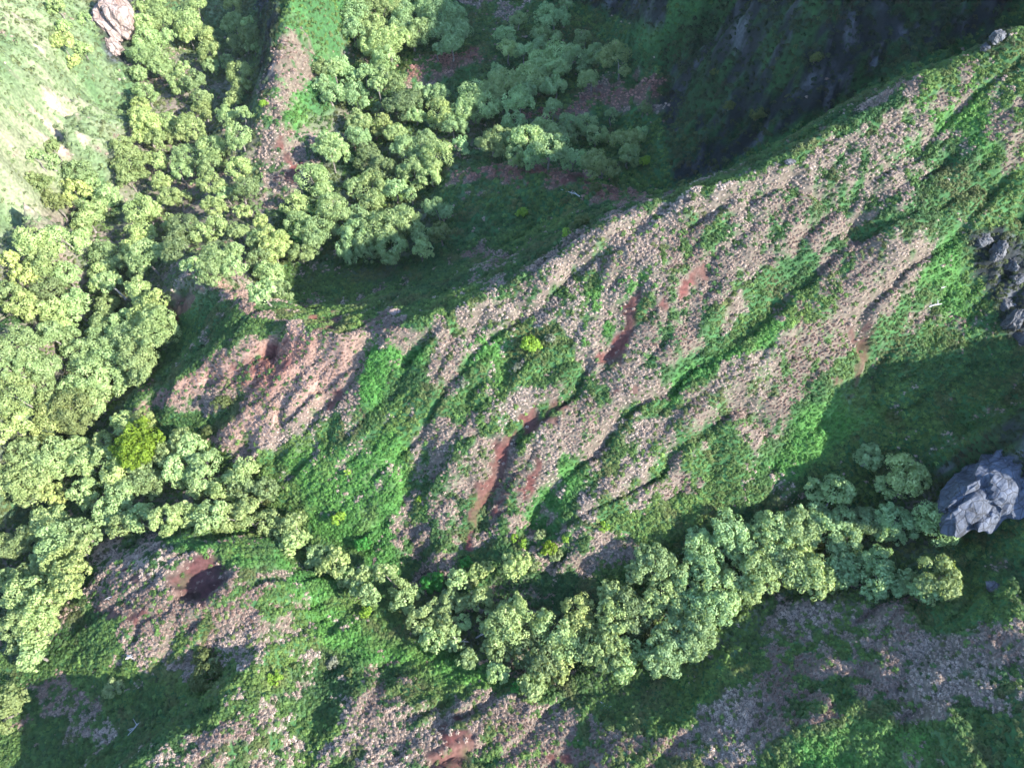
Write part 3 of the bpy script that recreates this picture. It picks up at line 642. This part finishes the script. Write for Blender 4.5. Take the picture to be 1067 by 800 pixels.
def stem_mesh(name, base_r, fork, tips, rng, sides=7):
    """a tapered trunk from the origin to 'fork' and a limb to each tip"""
    mid = fork * 0.5 + np.array([rng.normal(0, 0.15), rng.normal(0, 0.15), 0])
    parts = [tube([(0, 0, -0.6), (0, 0, 0.15), mid, fork], [base_r * 1.5, base_r * 1.15, base_r * 0.9, base_r * 0.75], sides)]
    for tp in tips:
        tp = np.array(tp); m = fork + (tp - fork) * 0.5 + np.array([rng.normal(0, 0.2), rng.normal(0, 0.2), 0.25])
        parts.append(tube([fork - (fork - mid) * 0.06, m, tp], [base_r * 0.62, base_r * 0.42, base_r * 0.12], 6))
    v, f = join(parts)
    return mesh_np(name, v, f, True)
def crown_mesh(name, lobes_, tone, rng, leaf=0.19, dens=1.0):
    vs, ts = [], []
    for c, r in lobes_:
        n = int(np.clip(230 * r * r * dens * (0.19 / leaf)**2, 90, 2400))
        v, t = lobe_leaves(np.array(c), r, n, rng, rng.uniform(0.75, 0.95), leaf); vs.append(v); ts.append(t)
    v = np.concatenate(vs); t = np.concatenate(ts)
    me = mesh_np(name, v, np.arange(len(v)).reshape(-1, 4))
    lo, hi = tone
    col = np.array(lo)[None] * (1 - t[:, None]) + np.array(hi)[None] * t[:, None]
    colour_attr(me, "leaf_rgb", np.repeat(col, 4, 0))
    return me

# landmarks for telling the trees apart
LAND = [((120, 45), "the pale rock outcrop at the top edge"), ((80, 110), "the pale track on the grassy hillside"), ((20, 215), "the gully on the far grassy hillside"), ((185, 20), "the top end of the long valley stand"),
 ((240, 60), "the dark gully left of the grassy spur"), ((175, 115), "the middle of the far valley stand"), ((245, 150), "the lower tip of the grassy spur"), ((195, 190), "the clearing in the far valley stand"), ((130, 170), "the shaded bank under the grassy hillside"), ((90, 225), "the foot of the grassy hillside"),
 ((230, 230), "the mouth of the upper side valley"), ((310, 65), "the sunny flank of the grassy spur"), ((370, 40), "the round grove at the head of the upper valley"), ((450, 20), "the far edge of the round grove"), ((430, 80), "the reddish grass bank under the round grove"), ((393, 95), "the lone slender tree with a bare trunk"), ((345, 145), "the open slope of the grassy spur"), ((430, 110), "the grassy bank in the upper valley"),
 ((500, 110), "the left end of the long red grass bank"), ((590, 60), "the grass above the long red bank"), ((640, 70), "the right end of the long red bank"), ((560, 145), "the red earth track along the low rib"), ((640, 160), "the dark gorge mouth"), ((440, 165), "the bend of the upper stream"), ((350, 200), "the middle of the upper stream grove"), ((300, 240), "the spur's blunt lower end"), ((420, 235), "the shaded grassy bowl behind the ridge"), ((340, 280), "the notch in the main ridge"), ((270, 275), "the pale crest of the short spur"), ((215, 265), "the tip of the short spur"),
 ((145, 275), "the pale leaning trunk in the left valley"), ((40, 285), "the left edge above the big grove"), ((60, 340), "the dark gap in the left grove"), ((140, 340), "the shaded hollow on the nose"), ((120, 385), "the pink tip of the nose"), ((30, 410), "the left edge beside the dark gap"), ((75, 430), "the dark stream gap below the big grove"), ((140, 465), "the yellow-leaved tree"), ((40, 480), "the left edge below the dark gap"), ((100, 500), "the dark patch in the lower left grove"), ((200, 475), "the pink rib under the nose"), ((260, 515), "the green slope at the nose's foot"),
 ((60, 560), "the open gap at the lower left"), ((30, 620), "the lower left edge of the frame"), ((45, 665), "the shaded slope below the pit mound"), ((10, 740), "the bottom left corner"), ((160, 540), "the dark rim above the pit mound"), ((225, 540), "the streamside above the pit"), ((300, 560), "the bend where the tree line narrows"), ((370, 600), "the thin stretch of the tree line"), ((430, 620), "the single round dark green bush"), ((500, 600), "the foot of the red soil streak"), ((450, 650), "the bleached bare trunks on one side"), ((520, 650), "the bleached bare trunks across the gap"), ((560, 690), "the dark gap in the lower grove"), ((640, 640), "the narrow dark cleft in the lower grove"), ((640, 680), "the downhill edge of the lower grove"), ((700, 620), "the crown centre of the lower grove"), ((690, 690), "the lowest point of the lower grove"), ((740, 560), "the uphill edge of the lower grove"), ((790, 590), "the broad middle of the lower grove"), ((850, 540), "the grassy bank above the upper arm of the grove"), ((900, 480), "the dark green gully below the right slope"), ((960, 530), "the blue-grey rock slab"), ((860, 605), "the start of the lower arm of the grove"), ((960, 605), "the tip of the lower arm of the grove")]
land_uv = np.array([l[0] for l in LAND], float)
ORD = ["nearest", "second nearest", "third nearest", "fourth nearest", "fifth nearest", "sixth nearest", "seventh nearest", "eighth nearest", "ninth nearest", "tenth nearest"] + [f"{w} nearest" for w in "eleventh twelfth thirteenth fourteenth fifteenth sixteenth seventeenth eighteenth".split()]
t_uv = np.array([lobes[g][:, :2].mean(0) for g in trees])
dl = np.hypot(t_uv[:, None, 0] - land_uv[None, :, 0], t_uv[:, None, 1] - land_uv[None, :, 1])
near = dl.argmin(1)
rank = np.zeros(len(trees), int)
for k in range(len(LAND)):
    m = np.where(near == k)[0]
    rank[m[np.argsort(dl[m, k])]] = np.arange(len(m))
KU_LO, KU_HI = np.array([0.17, 0.265, 0.10]), np.array([0.40, 0.52, 0.24])
for ti, g in enumerate(trees):
    rng = np.random.default_rng(1000 + ti)
    c = LC[g].mean(0); bx, by = c[0] + rng.normal(0, 0.3), c[1] + rng.normal(0, 0.3)
    base = np.array([bx, by, float(TH(np.array([bx]), np.array([by]))[0])])
    u, v = t_uv[ti]; size = sum(rad[g]**2)**0.5
    word = "broad" if size > 3.4 else ("middling" if size > 2.4 else "small")
    lab = f"{word} leafy tree, {ORD[min(rank[ti], 17)]} to {LAND[near[ti]][1]}"
    grp = "trees of the lower gully" if v > 440 and u > 280 else ("trees of the upper side valley" if u > 290 else "trees of the left valley")
    root = thing("broadleaf_tree", base.tolist(), lab, "tree", grp)
    rel = [(LC[j] - base, rad[j]) for j in g]
    for j in g:                                        # smaller clumps low on the sides
        for a in rng.uniform(0, 6.28, 3):
            k = rng.uniform(.45, .62); rel.append((LC[j] - base + np.array([math.cos(a) * .72, math.sin(a) * .72, rng.uniform(-.75, .15)]) * rad[j], rad[j] * k))
    rel = [(np.array([c_[0], c_[1], max(c_[2], r_ * .6)]), r_) for c_, r_ in rel]
    top = min(r[0][2] for r in rel[:len(g)]); fork = np.array([rng.normal(0, .25), rng.normal(0, .25), max(0.5, top * 0.55)])
    br = 0.09 + 0.045 * size
    stm = put("trunk", stem_mesh("trunk", br, fork, [r[0] + np.array([0, 0, r[1] * 0.2]) for r in rel[:len(g)]], rng), M_BARK, root)
    b = rng.uniform(0.74, 1.15); yel = max(-0.05, rng.normal(0, 0.06))
    if rng.uniform() < 0.10: b *= 0.66
    warm = 0.05 if (u < 330 or (v > 430 and u < 640)) else -0.03
    hue = np.array([1 + yel + warm, 1.0, 1 - yel - warm])
    put("crown", crown_mesh("crown", rel, (KU_LO * b * hue, KU_HI * b * hue), rng), M_LEAF, root)

# ------------------------------------------------------------------ the yellow tree, bushes and shrubs
def ground_at(u, v, lift=0.0):
    return hit([u], [v], TH, lift)[0]
def px_to_m(u, v, px):
    p = ground_at(u, v); return px * (p[1] * CP - (p[2] - CAM_Z) * SP) / FOC
def plant(name, u, v, dpx, tone, label, category, group=None, n_l=3, seed=0, leaf=0.17, lift_k=0.9, spread=0.35, stem=0.06):
    rng = np.random.default_rng(5000 + seed); r = px_to_m(u, v, dpx) / 2
    p = ground_at(u, v, r * lift_k); base = np.array([p[0], p[1], float(TH(p[:1], p[1:2])[0])])
    root = thing(name, base.tolist(), label, category, group)
    rel = [(np.array([0, 0, r * lift_k]), r * (0.85 if n_l > 1 else 1.0))]
    for k in range(n_l - 1):
        a = 2 * math.pi * k / max(1, n_l - 1) + rng.uniform(0, 1)
        rel.append((np.array([math.cos(a) * r * spread * 1.5, math.sin(a) * r * spread * 1.5, r * lift_k * rng.uniform(0.75, 1.1)]), r * rng.uniform(0.5, 0.65)))
    put("trunk" if category == "tree" else "stem", stem_mesh("stem", stem, np.array([0.0, 0.0, max(0.25, r * lift_k * 0.5)]), [c for c, _ in rel], rng, 6), M_BARK, root)
    put("crown" if category == "tree" else "foliage", crown_mesh("foliage", rel, tone, rng, leaf, 1.0), M_LEAF, root)
    return root
YEL = ((0.085, 0.15, 0.012), (0.22, 0.32, 0.035)); LIME = ((0.13, 0.25, 0.03), (0.28, 0.42, 0.06)); GRN = ((0.035, 0.17, 0.03), (0.08, 0.30, 0.06)); PAL = ((0.16, 0.22, 0.09), (0.32, 0.38, 0.18)); OLV = ((0.06, 0.09, 0.03), (0.14, 0.17, 0.06)); DUS = ((0.13, 0.15, 0.10), (0.28, 0.29, 0.22))
plant("broadleaf_tree", 145, 463, 46, YEL, "yellow-leaved tree standing out in the pale green grove under the nose", "tree", "trees of the left valley", 6, 1, 0.22, 1.25, 0.42, 0.2)
SHRUBS = [
 (553, 360, 22, LIME, "bright lime shrub on the sunlit slope below the ridge crest"), (573, 353, 12, DUS, "small grey-green shrub beside the lime shrub below the crest"), (541, 383, 12, DUS, "pale dusty shrub downhill of the lime shrub"), (484, 400, 10, DUS, "pale dusty shrub on the slope above the dry grass mound"),
 (353, 540, 15, LIME, "round light green bush on the green slope, upper of two"), (378, 566, 17, GRN, "round green bush on the green slope, lower of two"), (451, 608, 27, GRN, "round vivid dark green bush at the stream line"), (486, 586, 14, GRN, "small dark green bush at the foot of the red soil streak"), (491, 607, 14, PAL, "small pale bush just above the lower grove"),
 (381, 638, 13, LIME, "small round lime bush below the thin tree line"), (347, 690, 14, DUS, "dusty shrub at the head of the bottom gully"), (118, 717, 22, PAL, "lone pale shrub on the shaded slope below the pit"), (211, 684, 22, OLV, "olive shrub at the top of the shaded hollow"), (216, 706, 34, OLV, "broad dull shrub in the shaded hollow"), (222, 690, 14, PAL, "pale sprig in the shaded hollow by the mound edge"),
 (537, 716, 12, GRN, "small bright bush below the lower grove's dark gap"), (580, 578, 14, PAL, "pale bush beside the yellowish bush on the lower slope"), (572, 572, 18, YEL, "yellowish bush on the lower slope above the grove"), (562, 557, 13, PAL, "small pale bush uphill of the yellowish bush"), (546, 567, 10, LIME, "tiny lime bush left of the yellowish bush"), (536, 560, 9, LIME, "tiny lime sprig furthest left on the lower slope"), (629, 549, 11, LIME, "bright lime bush on the green patch uphill of the grove"), (590, 562, 9, LIME, "tiny lime bush right of the yellowish bush"),
 (557, 590, 14, PAL, "pale shrub by the edge of the lower grove"), (384, 111, 12, LIME, "small vivid lime bush under the slender tree"), (544, 222, 14, LIME, "lime bush on the shaded rib behind the ridge"), (275, 109, 10, LIME, "small lime bush at the foot of the grassy spur"), (930, 437, 18, OLV, "dark olive shrub in the shaded green gully"), (363, 700, 10, OLV, "small olive shrub on the bottom spur"), (437, 521, 8, LIME, "tiny lime bush on the dry grass mound"), (362, 492, 8, LIME, "tiny lime bush on the vivid green slope"), (286, 706, 16, LIME, "lime patch shrub on the crest beside the shaded hollow"),
 (620, 196, 14, OLV, "dull shrub on the red track behind the ridge"), (605, 230, 16, OLV, "dark shrub low behind the ridge crest"), (590, 243, 10, LIME, "small lime shrub low behind the ridge crest"), (232, 420, 20, OLV, "dark green shrub in the gully under the nose"), (218, 448, 14, OLV, "dull shrub at the lower end of the nose gully"), (745, 75, 10, OLV, "dull shrub on the pale rock edge of the gorge"), (790, 118, 18, OLV, "olive shrub on the dark gorge wall"), (760, 110, 14, OLV, "smaller olive shrub lower on the gorge wall"), (850, 60, 16, OLV, "olive shrub high on the dark gorge wall"), (640, 190, 10, OLV, "small shrub where the red track meets the ridge"), (672, 168, 14, LIME, "yellowish shrub at the dark gorge mouth"),
]
for i, (u, v, d, tn, lab) in enumerate(SHRUBS):
    plant("shrub", u, v, d, tn, lab, "shrub", "scattered shrubs on the slopes", 3 if d > 11 else 1, 10 + i, 0.15, 0.7)

# the slender tree with a bare trunk, and the pale leaning ones
def slender(u, v, dpx, hgt, label, seed, lean=(0.0, 0.0), bark=None):
    rng = np.random.default_rng(7000 + seed); r = px_to_m(u, v, dpx) / 2
    p = ground_at(u, v, hgt); bx, by = p[0] - lean[0], p[1] - lean[1]
    base = np.array([bx, by, float(TH(np.array([bx]), np.array([by]))[0])]); tip = np.array([lean[0], lean[1], p[2] - base[2]])
    root = thing("slender_tree", base.tolist(), label, "tree", "slender trees with bare trunks")
    v_, f_ = join([tube([(0, 0, -.5), (0, 0, .2), tip * 0.5 + [.15, -.1, 0], tip * .95], [.24, .2, .16, .12])] + [tube([tip * .82, tip + np.array([math.cos(a), math.sin(a), .3]) * r * .6], [.09, .04], 5) for a in (0.4, 1.9, 3.2, 5.0)])
    put("trunk", mesh_np("trunk", v_, f_, True), bark or M_BARK, root)
    rel = [(tip, r * .7)] + [(tip + np.array([math.cos(a), math.sin(a), -.15]) * r * .65, r * .55) for a in (0.4, 1.9, 3.2, 5.0)]
    put("crown", crown_mesh("crown", rel, (KU_LO * .95, KU_HI), rng), M_LEAF, root)
slender(393, 87, 17, 7.5, "slender tall tree with a long bare trunk in the upper valley", 1)
slender(343, 155, 30, 7.0, "spreading tree on a visible pale trunk below the grassy spur", 2)
slender(347, 70, 20, 7.0, "tall tree with a bare trunk beside the grassy spur's sunny flank", 3)
slender(112, 293, 24, 5.5, "pale tree leaning on a whitish trunk in the left valley", 4, (-1.5, 0.5), M_DEAD)

# bleached dead wood
def dead_wood(u, v, size, label, seed, upright=0.5, n=5):
    rng = np.random.default_rng(8000 + seed); p = ground_at(u, v)
    root = thing("dead_tree", p.tolist(), label, "dead tree", "bleached dead wood")
    a0 = rng.uniform(0, 6.28)
    d = np.array([math.cos(a0), math.sin(a0), upright]); d /= np.linalg.norm(d)
    tip = d * size
    put("trunk", mesh_np("trunk", *tube([(0, 0, -.2), tip * .35 + [0, 0, .15], tip * .7, tip], [.13, .11, .08, .03]), True), M_DEAD, root)
    for k in range(n):
        s0 = tip * rng.uniform(.2, .75) + [0, 0, .1]; e = d * 0.6 + rng.normal(0, .7, 3); e[2] = abs(e[2]) * upright + .15; e /= np.linalg.norm(e)
        L = size * rng.uniform(.3, .55)
        put("branch", mesh_np("branch", *tube([s0, s0 + e * L * .5 + rng.normal(0, .12, 3), s0 + e * L], [.065, .045, .015], 5), True), M_DEAD, root)
dead_wood(489, 668, 5.0, "bleached bare trunks in the dark gap of the lower grove", 1, 1.6, 6)
dead_wood(496, 664, 4.2, "thinner bleached trunk on the right of the dark grove gap", 2, 1.8, 4)
for i, (u, v, z, lab) in enumerate([(621, 729, 2.2, "pale dead shrub below the lower grove"), (607, 727, 2.0, "grey dead shrub next to the pale dead one below the grove"), (966, 320, 2.2, "star-like bleached branches on the right green slope"), (604, 204, 2.6, "bleached fallen branches behind the ridge crest"), (584, 200, 2.0, "smaller bleached branches on the red track"), (112, 624, 2.6, "whitish fallen branch on the dry pit mound"), (132, 682, 1.6, "small white stump on the slope below the pit mound"), (148, 750, 2.4, "pale fallen branch in the shaded hollow"), (975, 302, 1.6, "thin grey fallen stick on the right slope")]):
    dead_wood(u, v, z, lab, 10 + i, 0.25, 5)

# ------------------------------------------------------------------ rocks
def rock(u, v, size, mat, label, seed, yaw=0.0, sink=0.3, cuts=26, group=None):
    import bmesh
    rng = np.random.default_rng(9000 + seed); p = ground_at(u, v)
    bm = bmesh.new(); bmesh.ops.create_icosphere(bm, subdivisions=5, radius=1.0)
    co = np.array([w.co[:] for w in bm.verts])
    for k in range(cuts):
        nr = rng.normal(0, 1, 3); nr /= np.linalg.norm(nr); dd = rng.uniform(.62, .9)
        over = np.maximum(co @ nr - dd, 0); co -= over[:, None] * nr[None] * .93
    nn = (fbm(co[:, 0] * 4 + co[:, 2] * 3 + 9, co[:, 1] * 4 - co[:, 2] * 2.6 + 9, 200 + seed, 4) - .5)
    n2 = 1 - np.abs(2 * fbm(co[:, 0] * 2.2 + co[:, 2] + 30, co[:, 1] * 2.2 + 30, 230 + seed, 3) - 1)
    co *= (1 + nn * .36 - sstep(.72, 1, n2) * .16)[:, None]
    co = co * np.array(size) * .5
    c, s_ = math.cos(yaw), math.sin(yaw)
    co = np.stack([co[:, 0] * c - co[:, 1] * s_, co[:, 0] * s_ + co[:, 1] * c, co[:, 2]], 1)
    for w, q in zip(bm.verts, co): w.co = q
    me = bpy.data.meshes.new("rock"); bm.to_mesh(me); bm.free()
    o = put("rock_outcrop", me, mat, None, (p[0], p[1], p[2] + size[2] * (.5 - sink)), label=label, category="rock")
    if group: o["group"] = group
rock(120, 24, (14, 20, 15), M_PALE_ROCK, "pale cliff-like rock outcrop on the grassy hillside", 1, 0.1, .45, 60)
rock(118, 50, (5, 5, 5), M_PALE_ROCK, "lower pinkish block under the pale hillside outcrop", 2, 0.8, .5)
rock(1038, 42, (3.6, 2.4, 2.2), M_ROCK, "grey rock knob on the summit of the main ridge", 3, .5)
rock(1026, 52, (2.2, 1.8, 1.4), M_ROCK, "small grey rock just below the summit knob", 4, 1.)
rock(412, 326, (2.6, 1.6, 1.2), M_PALE_ROCK, "pale boulder on the ridge crest beside the shaded bowl", 5, .2)
rock(1056, 494, (30, 14, 16), M_SLAB, "blue-grey rock slab at the right edge above the shaded gully", 40, .6, .72, 60)
rock(1036, 613, (3.0, 1.8, 1.2), M_ROCK, "dark lone boulder on the shaded right slope", 6, -.4)
rock(822, 170, (2.0, 1.2, 1.0), M_ROCK, "small pale rock on the shaded side of the main ridge", 7)
for i, (u, v, w) in enumerate([(1025, 250, 2.6), (1040, 262, 3.2), (1052, 275, 2.4), (1060, 290, 2.2)]):
    rock(u, v, (w * 1.3, w * .9, w), M_ROCK, ["uppermost", "largest", "third", "lowest"][i] + " jagged dark rock of the upper outcrop on the right slope", 20 + i, i, .5, group="jagged rocks on the right slope")
for i, (u, v, w) in enumerate([(1046, 318, 2.8), (1056, 334, 3.4), (1062, 352, 2.6)]):
    rock(u, v, (w * 1.3, w * .9, w * 1.1), M_ROCK, ["uppermost", "largest", "lowest"][i] + " jagged dark rock of the lower outcrop on the right slope", 30 + i, i, .5, group="jagged rocks on the right slope")

# ------------------------------------------------------------------ haze
def haze(density):
    x0, x1, y0, y1, z0, z1 = -440, 440, -270, 430, float(H.min()) - 1.5, max(float(H.max()), CAM_Z) + 6
    v_ = np.array([(x, y, z) for z in (z0, z1) for y in (y0, y1) for x in (x0, x1)]); f_ = np.array([(0, 2, 3, 1), (4, 5, 7, 6), (0, 1, 5, 4), (2, 6, 7, 3), (0, 4, 6, 2), (1, 3, 7, 5)])
    m, nt, out = new_mat("haze_air"); pv_ = nd(nt, "ShaderNodeVolumePrincipled")
    pv_.inputs["Color"].default_value = (0.93, 0.97, 1.0, 1); pv_.inputs["Density"].default_value = density; pv_.inputs["Anisotropy"].default_value = 0.0
    nt.links.new(pv_.outputs[0], out.inputs["Volume"])
    put("haze", mesh_np("haze", v_, f_), m, kind="stuff", label="thin pale haze filling the valley air", category="haze")
haze(0.00003)
